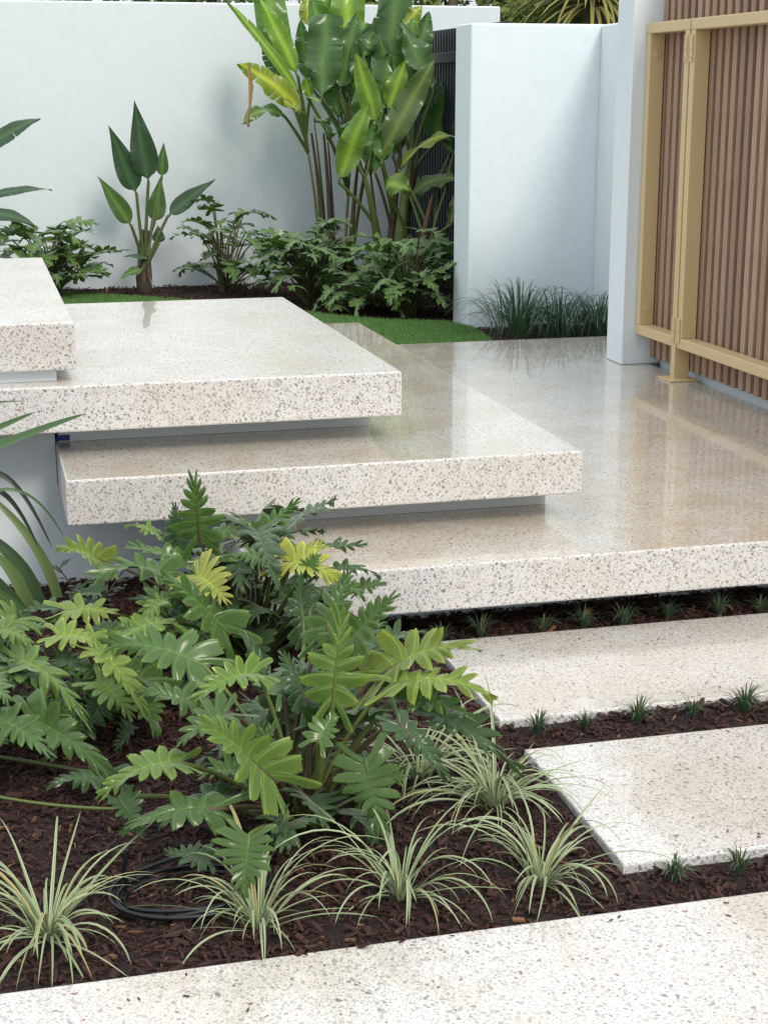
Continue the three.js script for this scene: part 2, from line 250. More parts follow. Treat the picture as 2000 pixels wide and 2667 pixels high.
const PLANTS={
f1:{c:[0.528,-0.03,-2.689],l:[
[0.574,0.252,-2.61,0.583,0.424,-2.59,-0.195,0.436,0.878,0.038,0.02,'l'],
[0.574,0.338,-2.71,0.632,0.46,-2.73,-0.186,0.509,0.84,0.026,0.03,'m'],
[0.606,0.331,-2.68,0.692,0.43,-2.65,-0.185,0.621,0.761,0.027,0.05,'m'],
[0.665,0.279,-2.65,0.806,0.345,-2.55,-0.14,0.859,0.493,0.037,0.28,'L'],
[0.681,0.289,-2.59,0.82,0.289,-2.49,-0.127,0.894,0.43,0.03,0.22,'L'],
[0.694,0.255,-2.61,0.801,0.235,-2.53,-0.157,0.828,0.538,0.023,0.15,'m'],
[0.726,0.231,-2.6,0.888,0.128,-2.53,-0.149,0.868,0.474,0.025,0.2,'d'],
[0.672,0.242,-2.53,0.741,0.158,-2.47,-0.178,0.756,0.63,0.02,0.1,'d'],
[0.608,0.187,-2.51,0.626,0.06,-2.48,-0.207,0.505,0.838,0.039,0.05,'m'],
[0.538,0.197,-2.58,0.576,0.231,-2.61,-0.139,0.751,0.646,0.02,0.1,'m'],
[0.545,0.225,-2.69,0.512,0.301,-2.75,-0.146,0.642,0.752,0.026,0.05,'d'],
[0.449,0.159,-2.51,0.324,0.293,-2.47,-0.12,0.622,0.773,0.038,0.08,'l'],
[0.287,0.204,-2.53,0.159,0.164,-2.51,-0.033,0.927,0.372,0.027,0.3,'l'],
[0.345,0.138,-2.47,0.189,0.127,-2.45,-0.063,0.811,0.582,0.025,0.2,'m'],
[0.444,0.309,-2.65,0.331,0.284,-2.6,-0.066,0.894,0.444,0.025,0.25,'l'],
[0.38,0.267,-2.58,0.286,0.235,-2.53,-0.065,0.866,0.495,0.027,0.18,'m'],
[0.428,0.203,-2.55,0.455,0.257,-2.53,-0.095,0.833,0.545,0.019,0.1,'m'],
[0.377,0.134,-2.37,0.361,0.051,-2.34,-0.121,0.622,0.774,0.036,0.1,'m'],
[0.321,0.056,-2.45,0.256,0.047,-2.51,-0.035,0.952,0.303,0.024,0.05,'d'],
[0.458,0.103,-2.48,0.434,0.047,-2.51,-0.074,0.907,0.414,0.024,0.05,'d'],
[0.371,0.267,-2.83,0.21,0.297,-2.88,-0.064,0.776,0.628,0.035,0.2,'m'],
[0.346,0.227,-2.73,0.247,0.252,-2.75,-0.061,0.826,0.561,0.02,0.15,'m'],
[0.659,0.252,-2.85,0.732,0.289,-2.93,-0.135,0.816,0.562,0.026,0.1,'d'],
[0.712,0.257,-2.88,0.831,0.259,-2.93,-0.102,0.918,0.383,0.019,0.12,'d'],
[0.587,0.272,-2.93,0.587,0.38,-2.97,-0.168,0.509,0.844,0.022,0.03,'d'],
[0.589,0.341,-2.88,0.605,0.373,-2.88,-0.142,0.716,0.683,0.007,0.05,'d'],
[0.179,0.152,-2.53,0.211,0.102,-2.49,-0.041,0.845,0.534,0.021,0.1,'d'],
[0.519,0.155,-2.78,0.459,0.3,-2.85,-0.131,0.643,0.755,0.025,0.08,'d'],
[0.66,0.156,-2.73,0.591,0.158,-2.68,-0.125,0.832,0.54,0.017,0.1,'d'],
]},
f2:{c:[0.584,-0.03,-3.57],l:[
[0.448,0.346,-3.42,0.436,0.492,-3.39,-0.121,0.331,0.936,0.039,0.02,'m'],
[0.407,0.324,-3.47,0.404,0.408,-3.5,-0.102,0.468,0.878,0.021,0.04,'d'],
[0.239,0.31,-3.42,0.142,0.362,-3.37,-0.04,0.7,0.713,0.027,0.15,'L'],
[0.376,0.297,-3.32,0.2,0.309,-3.27,-0.035,0.914,0.405,0.03,0.3,'m'],
[0.427,0.285,-3.44,0.293,0.324,-3.47,-0.049,0.88,0.472,0.025,0.15,'m'],
[0.419,0.305,-3.3,0.474,0.261,-3.22,-0.088,0.76,0.643,0.04,0.2,'y'],
[0.479,0.191,-3.22,0.354,0.317,-3.22,-0.096,0.666,0.74,0.035,0.12,'m'],
[0.373,0.338,-3.52,0.301,0.356,-3.54,-0.033,0.937,0.347,0.015,0.2,'l'],
[0.576,0.321,-3.47,0.677,0.409,-3.45,-0.137,0.638,0.758,0.023,0.1,'m'],
[0.475,0.339,-3.44,0.564,0.372,-3.44,-0.072,0.878,0.474,0.021,0.2,'m'],
[0.626,0.307,-3.34,0.737,0.261,-3.28,-0.12,0.804,0.583,0.034,0.25,'y'],
[0.64,0.303,-3.37,0.723,0.327,-3.37,-0.119,0.8,0.588,0.024,0.15,'y'],
[0.7,0.304,-3.44,0.826,0.299,-3.44,-0.075,0.938,0.337,0.013,0.1,'d'],
[0.572,0.315,-3.42,0.713,0.347,-3.4,-0.041,0.976,0.216,0.014,0.25,'d'],
[0.594,0.305,-3.32,0.499,0.33,-3.32,-0.077,0.881,0.467,0.018,0.3,'m'],
[0.59,0.313,-3.3,0.596,0.272,-3.26,-0.126,0.708,0.694,0.014,0.1,'d'],
[0.665,0.284,-3.3,0.695,0.327,-3.3,-0.143,0.705,0.694,0.018,0.1,'m'],
[0.732,0.26,-3.4,0.839,0.25,-3.36,-0.063,0.96,0.272,0.012,0.25,'d'],
[0.716,0.186,-3.12,0.792,0.22,-3.1,-0.137,0.815,0.563,0.022,0.1,'d'],
[0.736,0.246,-3.3,0.778,0.243,-3.22,-0.133,0.808,0.574,0.015,0.3,'m'],
[0.798,0.217,-3.37,0.856,0.233,-3.34,-0.127,0.848,0.515,0.016,0.2,'m'],
[0.284,0.21,-3.22,0.246,0.229,-3.22,-0.038,0.887,0.46,0.015,0.1,'m'],
[0.352,0.234,-3.2,0.222,0.206,-3.12,-0.042,0.888,0.458,0.022,0.25,'l'],
[0.359,0.266,-3.27,0.285,0.232,-3.17,-0.058,0.81,0.583,0.018,0.2,'l'],
[0.439,0.217,-3.32,0.49,0.181,-3.27,-0.097,0.72,0.687,0.02,0.1,'d'],
[0.538,0.205,-3.42,0.498,0.183,-3.37,-0.105,0.717,0.689,0.013,0.1,'d'],
]},
f3:{c:[0.235,-0.03,-3.32],l:[
[0.112,0.227,-3.2,0.207,0.208,-3.15,-0.023,0.888,0.459,0.029,0.15,'L'],
[0.184,0.21,-3.15,0.27,0.098,-3.05,-0.037,0.859,0.511,0.027,0.25,'L'],
[0.019,0.2,-3.15,0.15,0.104,-3.0,-0.014,0.86,0.51,0.028,0.3,'l'],
[0.136,0.246,-3.3,0.261,0.225,-3.28,-0.02,0.941,0.338,0.028,0.15,'L'],
[0.314,0.116,-3.15,0.143,0.152,-3.15,-0.037,0.859,0.51,0.025,0.2,'m'],
[0.35,0.247,-3.35,0.302,0.19,-3.3,-0.057,0.81,0.584,0.028,0.2,'l'],
[0.349,0.211,-3.25,0.214,0.202,-3.2,-0.035,0.917,0.396,0.024,0.2,'l'],
[0.185,0.154,-3.1,0.246,0.091,-3.05,-0.047,0.74,0.671,0.03,0.2,'l'],
[0.132,0.232,-3.35,0.05,0.217,-3.4,-0.009,0.941,0.339,0.018,0.1,'d'],
[0.227,0.215,-3.5,0.171,0.199,-3.55,-0.026,0.883,0.468,0.019,0.1,'d'],
[0.198,0.109,-3.1,0.166,0.063,-3.1,-0.039,0.744,0.667,0.027,0.1,'d'],
[0.256,0.045,-3.1,0.224,-0.001,-3.1,-0.025,0.947,0.321,0.023,0.1,'d'],
[0.109,0.174,-3.2,0.174,0.157,-3.15,-0.02,0.89,0.455,0.023,0.1,'d'],
[0.249,0.157,-3.4,0.192,0.166,-3.4,-0.03,0.887,0.461,0.021,0.1,'d'],
]},
f4:{c:[-0.087,-0.03,-3.227],l:[
[-0.024,0.157,-2.95,0.069,0.112,-2.85,-0.005,0.748,0.664,0.034,0.15,'m'],
[0.036,0.131,-3.0,0.174,0.047,-2.9,-0.023,0.751,0.66,0.034,0.15,'m'],
[0.13,0.091,-3.1,0.056,0.102,-3.1,-0.017,0.826,0.563,0.027,0.2,'m'],
[0.193,0.027,-2.9,0.082,0.033,-2.88,-0.026,0.838,0.544,0.027,0.12,'d'],
[0.04,0.254,-3.25,-0.009,0.217,-3.2,-0.003,0.72,0.694,0.037,0.1,'l'],
[-0.01,0.254,-3.2,0.057,0.229,-3.15,-0.003,0.887,0.462,0.021,0.15,'l'],
[-0.026,0.186,-3.2,0.042,0.18,-3.2,-0.001,0.889,0.457,0.021,0.15,'m'],
[0.017,0.19,-3.1,0.066,0.153,-3.1,-0.006,0.891,0.453,0.023,0.1,'d'],
[-0.034,0.208,-3.0,0.006,0.204,-2.9,0.003,0.822,0.569,0.025,0.15,'m'],
[0.125,0.122,-3.0,0.141,0.081,-3.0,-0.025,0.829,0.559,0.02,0.1,'d'],
]},
b1:{c:[1.871,0.432,-9.55],l:[
[1.917,1.306,-9.4,1.452,1.836,-9.2,-0.14,0.621,0.772,0.038,0.06,'bl'],
[1.804,1.464,-9.5,1.749,1.922,-9.55,-0.183,0.072,0.981,0.102,0.0,'bm'],
[1.896,1.424,-9.42,1.675,1.855,-9.4,-0.173,0.367,0.914,0.062,0.08,'bl'],
[1.917,1.217,-9.38,1.513,1.491,-9.2,-0.167,0.391,0.905,0.07,0.12,'by'],
[1.821,1.197,-9.45,1.537,1.156,-9.3,-0.124,0.712,0.691,0.049,0.35,'bm'],
[1.833,1.395,-9.55,1.722,1.662,-9.6,-0.153,0.542,0.826,0.062,0.05,'bd'],
[1.964,1.306,-9.4,1.934,1.424,-9.4,-0.197,0.238,0.951,0.039,0.0,'bl'],
[1.895,1.228,-9.35,1.763,1.296,-9.3,-0.136,0.709,0.692,0.034,0.05,'by'],
]},
b2:{c:[1.976,0.438,-9.45],l:[
[2.01,1.306,-9.3,2.069,1.774,-9.4,-0.213,0.029,0.977,0.113,0.0,'bd'],
[2.197,1.555,-9.5,2.249,1.933,-9.6,-0.226,0.067,0.972,0.111,0.0,'bl'],
[2.004,1.702,-9.55,1.996,1.9,-9.6,-0.201,0.197,0.96,0.061,0.0,'by'],
[1.99,1.396,-9.6,1.963,1.755,-9.65,-0.196,0.218,0.956,0.057,0.0,'bd'],
[2.048,1.062,-9.25,1.924,1.187,-9.05,-0.117,0.836,0.537,0.055,0.25,'bd'],
[2.15,1.367,-9.65,2.379,1.742,-9.7,-0.222,0.22,0.95,0.094,0.0,'bd'],
[2.203,1.266,-9.6,2.152,1.569,-9.7,-0.214,0.233,0.949,0.073,0.05,'bd'],
[2.111,1.769,-9.7,2.155,1.948,-9.7,-0.211,0.192,0.959,0.083,0.0,'bm'],
[1.907,1.306,-9.2,1.966,1.268,-9.1,-0.081,0.919,0.385,0.03,0.2,'bm'],
[2.169,1.225,-9.55,2.246,1.447,-9.6,-0.207,0.392,0.896,0.063,0.0,'bd'],
]},
b3:{c:[2.202,0.315,-9.25],l:[
[2.051,0.833,-9.05,2.197,1.279,-8.9,-0.217,0.34,0.915,0.077,0.06,'bl'],
[2.292,1.152,-9.1,2.156,1.549,-9.05,-0.226,0.313,0.922,0.065,0.04,'bl'],
[2.243,1.112,-9.15,2.204,1.374,-9.2,-0.228,0.249,0.941,0.062,0.0,'bm'],
[2.215,0.971,-9.25,2.311,1.228,-9.3,-0.216,0.411,0.886,0.061,0.0,'bd'],
[2.078,1.093,-9.15,2.125,1.183,-9.0,-0.088,0.92,0.381,0.06,0.2,'bd'],
]},
b4:{c:[2.225,0.313,-9.15],l:[
[2.359,1.248,-9.2,2.462,1.909,-9.3,-0.252,0.025,0.967,0.109,0.0,'bd'],
[2.526,1.433,-9.18,2.63,1.787,-9.2,-0.269,0.08,0.96,0.072,0.0,'bd'],
[2.313,0.976,-9.08,2.606,1.517,-9.0,-0.254,0.249,0.935,0.082,0.05,'bu'],
[2.365,1.229,-9.14,2.462,1.514,-9.1,-0.249,0.237,0.939,0.062,0.0,'bl'],
[2.282,0.878,-9.1,2.269,1.229,-9.15,-0.237,0.2,0.951,0.089,0.0,'bd'],
[2.496,1.696,-9.25,2.6,1.822,-9.25,-0.248,0.357,0.9,0.05,0.1,'by'],
[2.26,1.531,-9.3,2.366,1.737,-9.35,-0.235,0.212,0.949,0.061,0.0,'bd'],
[2.425,0.97,-9.25,2.523,1.168,-9.3,-0.212,0.569,0.794,0.046,0.0,'bd'],
[2.313,0.937,-9.08,2.344,1.171,-9.1,-0.239,0.268,0.933,0.06,0.0,'bm'],
]},
b5:{c:[2.27,0.327,-9.0],l:[
[2.423,0.896,-9.1,2.703,1.087,-8.85,-0.128,0.884,0.449,0.048,0.32,'by'],
[2.28,0.831,-8.85,2.391,0.797,-8.75,-0.221,0.511,0.831,0.074,0.2,'bl'],
[2.492,0.746,-9.1,2.727,0.843,-8.9,-0.191,0.726,0.66,0.071,0.3,'bu'],
[2.671,0.823,-9.1,2.787,0.912,-9.1,-0.234,0.581,0.779,0.051,0.1,'bd'],
[2.678,0.587,-8.9,2.707,0.774,-8.9,-0.233,0.593,0.771,0.028,0.0,'bu'],
]},
bop:{c:[0.992,0.199,-9.72],l:[
[0.96,0.752,-9.7,0.807,1.151,-9.65,-0.089,0.209,0.974,0.071,0.02,'pd'],
[1.031,0.821,-9.67,0.963,1.294,-9.65,-0.102,0.136,0.985,0.081,0.0,'pd'],
[1.126,0.84,-9.8,1.145,1.048,-9.8,-0.113,0.209,0.971,0.037,0.0,'pm'],
[1.067,0.572,-9.75,1.116,0.852,-9.75,-0.108,0.232,0.967,0.057,0.0,'pm'],
[0.916,0.567,-9.65,0.727,0.861,-9.6,-0.081,0.298,0.951,0.056,0.03,'pm'],
[1.143,0.615,-9.7,1.427,0.83,-9.63,-0.118,0.44,0.89,0.051,0.06,'pd'],
[0.985,0.379,-9.55,0.847,0.396,-9.5,-0.064,0.74,0.669,0.019,0.1,'pd'],
[0.961,0.314,-9.55,0.813,0.262,-9.47,-0.062,0.744,0.665,0.035,0.15,'pm'],
[1.082,0.452,-9.7,1.081,0.563,-9.7,-0.105,0.316,0.943,0.039,0.0,'pd'],
]},
bop2:{c:[-0.156,0.245,-9.6],l:[
[0.053,0.984,-9.5,0.407,1.194,-9.4,-0.02,0.568,0.823,0.057,0.12,'pd'],
[0.019,0.733,-9.45,0.445,0.804,-9.3,-0.017,0.727,0.686,0.042,0.12,'pd'],
[0.04,0.655,-9.4,0.342,0.606,-9.25,-0.014,0.733,0.681,0.042,0.2,'pd'],
[-0.001,1.125,-9.6,-0.026,1.57,-9.6,0.001,0.239,0.971,0.074,0.0,'pd'],
[-0.123,1.036,-9.6,-0.225,1.481,-9.6,0.018,0.248,0.969,0.074,0.0,'pm'],
]},
yu:{c:[0.041,-0.03,-4.079],l:[
[-0.073,0.504,-3.65,0.074,0.557,-3.65,0.223,0.615,-3.6,0.014,'m'],
[-0.072,0.517,-3.75,0.02,0.558,-3.75,0.113,0.604,-3.7,0.012,'m'],
[-0.068,0.589,-3.85,0.015,0.602,-3.85,0.094,0.622,-3.75,0.004,'m'],
[-0.051,0.41,-3.7,0.037,0.454,-3.7,0.135,0.279,-3.65,0.009,'k'],
[-0.056,0.41,-3.65,0.025,0.43,-3.65,0.102,0.286,-3.65,0.009,'k'],
[-0.052,0.402,-3.63,0.067,0.434,-3.63,0.165,0.302,-3.65,0.005,'m'],
[0.141,0.15,-3.7,0.085,0.299,-3.7,-0.026,0.421,-3.75,0.015,'l'],
[0.099,0.143,-3.65,0.053,0.265,-3.65,-0.054,0.36,-3.65,0.015,'d'],
[0.109,0.125,-3.73,0.04,0.243,-3.73,-0.045,0.313,-3.73,0.012,'m'],
[0.073,0.167,-3.55,0.036,0.265,-3.55,-0.022,0.328,-3.55,0.018,'l'],
[0.06,0.162,-3.53,-0.002,0.254,-3.53,-0.057,0.316,-3.5,0.018,'d'],
[0.036,0.165,-3.49,-0.013,0.23,-3.49,-0.07,0.295,-3.45,0.018,'l'],
[0.091,0.142,-3.47,0.031,0.221,-3.47,-0.037,0.281,-3.45,0.012,'m'],
[0.095,0.153,-3.77,0.027,0.258,-3.77,-0.033,0.311,-3.8,0.011,'d'],
[0.098,0.179,-3.7,0.057,0.224,-3.7,0.017,0.273,-3.7,0.012,'m'],
]}
};
const STEM=[[-0.041, 0.02, -2.892], [0.188, 0.03, -2.746]];
const DEAD=[1.566, 1.484, -9.18];

// ---------- plants: leaf builders ----------
const leafTex = dataTex(128, (x, y) => { // x runs across one lobe, y from midrib to margin
  const g = (d, w) => Math.exp(-d * d / w / w), side = Math.abs(x - .58), r = ((y * 7 - side * 5) % 1 + 1) % 1;
  const v = 190 + 62 * g(side, .04) * (1 - .45 * y) + 16 * g(r - .5, .1) + 34 * (nC(x * 32, y * 96) - .5) + 26 * (nB(x * 32, y * 32) - .5); return [Math.min(255, v * 1.0), Math.min(255, v), Math.min(255, v * .96)]; }, true, 1);
const paddleTex = dataTex(128, (x, y) => { const v = 214 + 8 * Math.sin(x * 6.2832 * 5) + 26 * (nC(x * 16, y * 12) - .5) + 22 * (nB(x * 32, y * 4) - .5); return [v, v, v * .97]; }, true, 1), padO = { map: paddleTex, transmission: .38 };
function leafMat(c, o = {}) { return phys(rgb(...c), .92, { vertexColors: true, map: leafTex, transmission: .28, clearcoat: .75, clearcoatRoughness: .2, side: THREE.DoubleSide, ...o }); }
const LM = {
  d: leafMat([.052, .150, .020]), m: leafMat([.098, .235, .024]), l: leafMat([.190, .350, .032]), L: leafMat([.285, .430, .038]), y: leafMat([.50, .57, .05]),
  bd: leafMat([.070, .20, .030], padO), bm: leafMat([.12, .29, .03], padO), bl: leafMat([.22, .42, .028], padO), by: leafMat([.33, .45, .03], padO), bu: leafMat([.13, .22, .045], padO),
  pd: leafMat([.034, .10, .034], { map: paddleTex }), pm: leafMat([.085, .195, .036], { map: paddleTex }),
};
const stemMat = [std(rgb(.075, .105, .03), .5), std(rgb(.085, .062, .035), .5), std(rgb(.11, .15, .035), .5)];
const stalkMat = { green: std(rgb(.12, .15, .04), .55), brown: std(rgb(.085, .06, .032), .7), bark: std(rgb(.055, .042, .03), .85), red: std(rgb(.16, .08, .05), .7), dry: std(rgb(.42, .27, .1), .8) };
const LOBED_S = [0, .05, .2, .36, .44, .52, .62, .74, .92], LOBE_P = [[0, 0], [.05, .4], [.2, .78], [.36, .9], [.44, 1.06], [.52, .97], [.62, 1.13], [.74, .88], [.92, .42], [1, 0]];
const lobeShape = s => { for (let i = 1; i < LOBE_P.length; i++) if (s <= LOBE_P[i][0]) { const [a, b] = LOBE_P[i - 1], [e, f] = LOBE_P[i]; return b + (f - b) * (s - a) / (e - a); } return 0; };
function frameAt(B, C, T, n, u) {
  const c = u < 0 ? B.clone().addScaledVector(bezd(B, C, T, 0), u) : u > 1 ? T.clone().addScaledVector(bezd(B, C, T, 1), u - 1) : bez(B, C, T, u);
  const t = bezd(B, C, T, Math.max(0, Math.min(1, u))).normalize(), s = n.clone().cross(t).normalize(), nn = t.clone().cross(s);
  return [c, s, nn];
}
// deeply lobed leaf; low = coarse version for far plants
function lobedLeaf(B, T, n, hw, arch, low) {
  const len = B.distanceTo(T), C = B.clone().add(T).multiplyScalar(.5); C.y += arch * len;
  const lobes = low ? 6 : 8 + (rnd() < .5 ? 1 : 0), S = low ? [0, .16, .58, .86] : LOBED_S, bs = low ? [.5, 1] : [.05, .38, .7, 1];
  const pos = [], col = [], uv = [], idx = [], ph = rnd() * 6.28, dep0 = rr(.55, .72), fold = rr(.15, .75), droop = rr(.25, .6), tw = rr(-.15, .15), tint = rr(.86, 1.14), W = hw / (len * .56);
  const put = (u, v, z, k) => { const [c, s, nn] = frameAt(B, C, T, n, u); c.addScaledVector(s, v * len).addScaledVector(nn, z * len); pos.push(c.x, c.y, c.z); col.push(tint * k * (k > 1.2 ? 1.12 : 1), tint * k, tint * k * (k > 1.2 ? .9 : 1)); };
  for (const side of [-1, 1]) {
    const base = pos.length / 3, cols = []; const jit = rr(-.02, .02);
    for (let i = 0; i < lobes; i++) { const R = rr(.74, 1.16), cu = rr(-.06, .14); for (const s of S) cols.push([(i + s) / lobes, s, R, cu]); }
    cols.push([1, 0, 1, 0]);
    for (const [a, s, R, cu] of cols) {
      const u0 = .02 + .86 * Math.pow(a, 1.05) + (a > 0 && a < 1 ? jit : 0), th = (1 - a) * 1.8 + .16 + .16 * (a < .15 ? 1 : 0);
      const env = (.62 + .26 * Math.sin(Math.PI * Math.min(1, a * 1.3 + .2))) * (1 - .6 * a * a) * (a >= 1 ? .9 : 1);
      const bump = lobeShape(s), dep = dep0 * (a < .1 ? .55 : a > .93 ? .5 : low ? 1.12 : 1);
      let r = env * .62 * R * (1 - dep * (1 - bump)); if (a >= 1) r = .16;
      const ridge = Math.cos((s - .5) * 6.283);
      put(u0 * .97, 0, 0, 1.9); uv.push(s, 0);
      for (const b of bs) {
        const x = u0 * .97 + b * r * Math.cos(th + .22 * b), v = b * r * Math.sin(th + .22 * b) * W;
        const z = fold * v - droop * v * v * 1.5 + .012 * ridge * b * (1 - .3 * b) + .018 * Math.sin(x * 9 + ph + side) * b + tw * v * side * x - cu * b * b * b * bump;
        put(x, side * Math.max(0, v), z, b < .06 ? 1.15 : b === 1 ? 1.22 : 1); uv.push(s, b);
      }
    }
    const st = bs.length + 1;
    for (let k = 0; k < cols.length - 1; k++) for (let b = 0; b < st - 1; b++) {
      const p = base + k * st + b, q = p + st; side > 0 ? idx.push(p, q, p + 1, p + 1, q, q + 1) : idx.push(p, p + 1, q, p + 1, q + 1, q);
    }
  }
  const g = new THREE.BufferGeometry(); g.setAttribute('position', new THREE.Float32BufferAttribute(pos, 3)); g.setAttribute('color', new THREE.Float32BufferAttribute(col, 3)); g.setAttribute('uv', new THREE.Float32BufferAttribute(uv, 2)); g.setIndex(idx); g.computeVertexNormals();
  return [g, C];
}
// broad paddle leaf (banana, bird of paradise); tears split the blade between side veins
function paddleLeaf(B, T, n, hw, arch, { tears = 0, fold = .2, point = .55, blunt = 0, wave = .03, sharp = .75 } = {}) {
  const len = B.distanceTo(T), C = B.clone().add(T).multiplyScalar(.5); C.y += arch * len;
  const pos = [], col = [], uv = [], idx = [], N = 26, bs = [0, .05, .4, .75, 1], tint = rr(.88, 1.12), ph = rnd() * 6.28, w = hw / len;
  const prof = a => { const e = blunt ? Math.min(1, (1 - a) * 9 + .55) : Math.pow(Math.max(0, Math.sin(Math.PI * Math.pow(a, point))), sharp); return w * (blunt ? Math.pow(Math.min(1, a * 3.2 + .04), .6) * e * (1 - .12 * a) : e); };
  for (const side of [-1, 1]) {
    const cut = new Set(); for (let k = 0; k < tears; k++) cut.add(4 + Math.floor(rnd() * (N - 6)));
    let rowStart = -1, lift = 0; const fo = fold * rr(.8, 1.25);
    for (let i = 0; i <= N; i++) {
      const emit = (a, shrink, open = 0) => {
        const b0 = pos.length / 3, W = prof(a) * shrink;
        for (const b of bs) {
          const v = b * W, u = a + b * .06 * (1 - a) + open * b * b, z = fo * v + (lift * b * b - .35 * b * b * W * .5) + wave * Math.sin(a * 11 + ph + side) * b * w * 4 + wave * .6 * Math.sin(a * 23 + ph * 2) * b * b * w * 3 + .012 * w * Math.sin(a * 60) * b * 2;
          const [c, s, nn] = frameAt(B, C, T, n, u); c.addScaledVector(s, side * v * len).addScaledVector(nn, z * len); pos.push(c.x, c.y, c.z); uv.push(a * 9 + (b > .06 ? 0 : .2), b);
          const k = b < .06 ? 1.9 : (b === 1 ? 1.12 : 1) * (1 + .06 * Math.sin(a * 70)); col.push(tint * k * (b < .06 ? 1.2 : 1), tint * k, tint * k);
        }
        return b0;
      };
      const a = i / N, s1 = emit(a, 1);
      if (rowStart >= 0) for (let b = 0; b < bs.length - 1; b++) { const p = rowStart + b, q = s1 + b; side > 0 ? idx.push(p, q, p + 1, p + 1, q, q + 1) : idx.push(p, p + 1, q, p + 1, q + 1, q); }
      rowStart = s1;
      if (cut.has(i)) { lift = rr(-.3, .1) * w; rowStart = emit(a, rr(.88, 1), rr(.004, .016)); }
    }
  }
  const g = new THREE.BufferGeometry(); g.setAttribute('position', new THREE.Float32BufferAttribute(pos, 3)); g.setAttribute('color', new THREE.Float32BufferAttribute(col, 3)); g.setAttribute('uv', new THREE.Float32BufferAttribute(uv, 2)); g.setIndex(idx); g.computeVertexNormals();
  return [g, C];
}
// narrow strap leaf along points; edge colour ec, centre colour cc
function strapGeo(P, hw, { prof = t => Math.min(1, 4 * t + .35) * Math.pow(Math.max(0, 1 - t), .6), up = V(0, 1, 0), fold = .35, cc = [1, 1, 1], ec = [1, 1, 1], es = .55, tw = 0 } = {}) {
  const n = P.length, pos = [], col = [], idx = [], cs = [-1, -es, 0, es, 1];
  for (let i = 0; i < n; i++) {
    const t = P[Math.min(i + 1, n - 1)].clone().sub(P[Math.max(i - 1, 0)]).normalize(); let s = up.clone().cross(t); if (s.lengthSq() < 1e-4) s = V(1, 0, 0); s.normalize();
    const a = i / (n - 1), m = s.clone().multiplyScalar(Math.cos(tw * a)).addScaledVector(t.clone().cross(s), Math.sin(tw * a)), nn = t.clone().cross(m), w = hw * prof(a);
    for (const c of cs) { const p = P[i].clone().addScaledVector(m, c * w).addScaledVector(nn, Math.abs(c) * fold * w); pos.push(p.x, p.y, p.z); col.push(...(Math.abs(c) > es - .01 && es < 1 ? ec : cc)); }
    if (i) for (let k = 0; k < 4; k++) { const p = (i - 1) * 5 + k, q = i * 5 + k; idx.push(p, q, p + 1, p + 1, q, q + 1); }
  }
  const g = new THREE.BufferGeometry(); g.setAttribute('position', new THREE.Float32BufferAttribute(pos, 3)); g.setAttribute('color', new THREE.Float32BufferAttribute(col, 3)); g.setIndex(idx); g.computeVertexNormals(); return g;
}
function petiole(t, from, B, C, T, r, mat, sag = .3, rib = .6) {
  const d = B.clone().sub(from), c1 = from.clone().addScaledVector(d, .45); c1.y = from.y + d.y * (.45 + sag); c1.x += rr(-.01, .01);
  const pts = curve(from, c1, B, 8), tip = []; for (let i = 1; i <= 5; i++) tip.push(bez(B, C, T, i / 5 * rib));
  const off = r * .55, all = [...pts, ...tip]; const n = all.length;
  for (let i = pts.length; i < n; i++) all[i].y -= off;
  wpart('stem', tube(all, k => r * (k < .62 ? 1.25 - .4 * k : Math.max(.16, 1 - (k - .62) * 2.3)), 6), mat, t);
}
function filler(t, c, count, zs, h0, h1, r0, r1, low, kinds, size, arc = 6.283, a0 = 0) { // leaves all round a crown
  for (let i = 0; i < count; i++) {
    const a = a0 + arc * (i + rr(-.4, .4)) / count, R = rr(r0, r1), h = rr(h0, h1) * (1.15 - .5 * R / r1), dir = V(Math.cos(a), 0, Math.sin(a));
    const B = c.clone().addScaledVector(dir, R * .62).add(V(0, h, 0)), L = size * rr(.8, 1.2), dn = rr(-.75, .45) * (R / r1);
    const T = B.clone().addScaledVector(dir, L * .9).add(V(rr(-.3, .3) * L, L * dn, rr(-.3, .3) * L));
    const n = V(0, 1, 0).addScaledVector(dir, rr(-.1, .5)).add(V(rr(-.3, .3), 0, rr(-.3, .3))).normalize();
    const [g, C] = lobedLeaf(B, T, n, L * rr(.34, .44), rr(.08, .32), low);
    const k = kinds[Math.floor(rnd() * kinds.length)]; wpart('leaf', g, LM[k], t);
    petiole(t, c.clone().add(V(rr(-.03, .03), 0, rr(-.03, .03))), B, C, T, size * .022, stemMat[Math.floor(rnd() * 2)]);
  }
}
function philodendron(key, label) {
  const P = PLANTS[key], c = V(...P.c), t = thing('philodendron', label, 'plant', 'split leaf philodendrons in the front bed', c.clone());
  for (const L of P.l) {
    const B = V(L[0], L[1], L[2]), T = V(L[3], L[4], L[5]).lerp(B, -.16), n = V(L[6], L[7], L[8]), [g, C] = lobedLeaf(B, T, n, L[9] * 1.62, L[10]);
    wpart('leaf', g, LM[L[11]], t);
    petiole(t, c.clone().add(V(rr(-.035, .035), 0, rr(-.035, .035))), B, C, T, rr(.0034, .0048), stemMat[Math.floor(rnd() * 3)], rr(.1, .35));
  }
  return [t, c];
}
LM.g = leafMat([.075, .12, .085]);
const strapM = c => phys(c, .9, { vertexColors: true, transmission: .15, clearcoat: .45, clearcoatRoughness: .35, side: THREE.DoubleSide });
M.strapBase = strapM(rgb(1, 1, 1)); M.strapVar = strapM(rgb(1, 1, 1)); M.strapVar2 = strapM(rgb(.8, .85, .75)); M.strapDry = strapM(rgb(1, .78, .55));
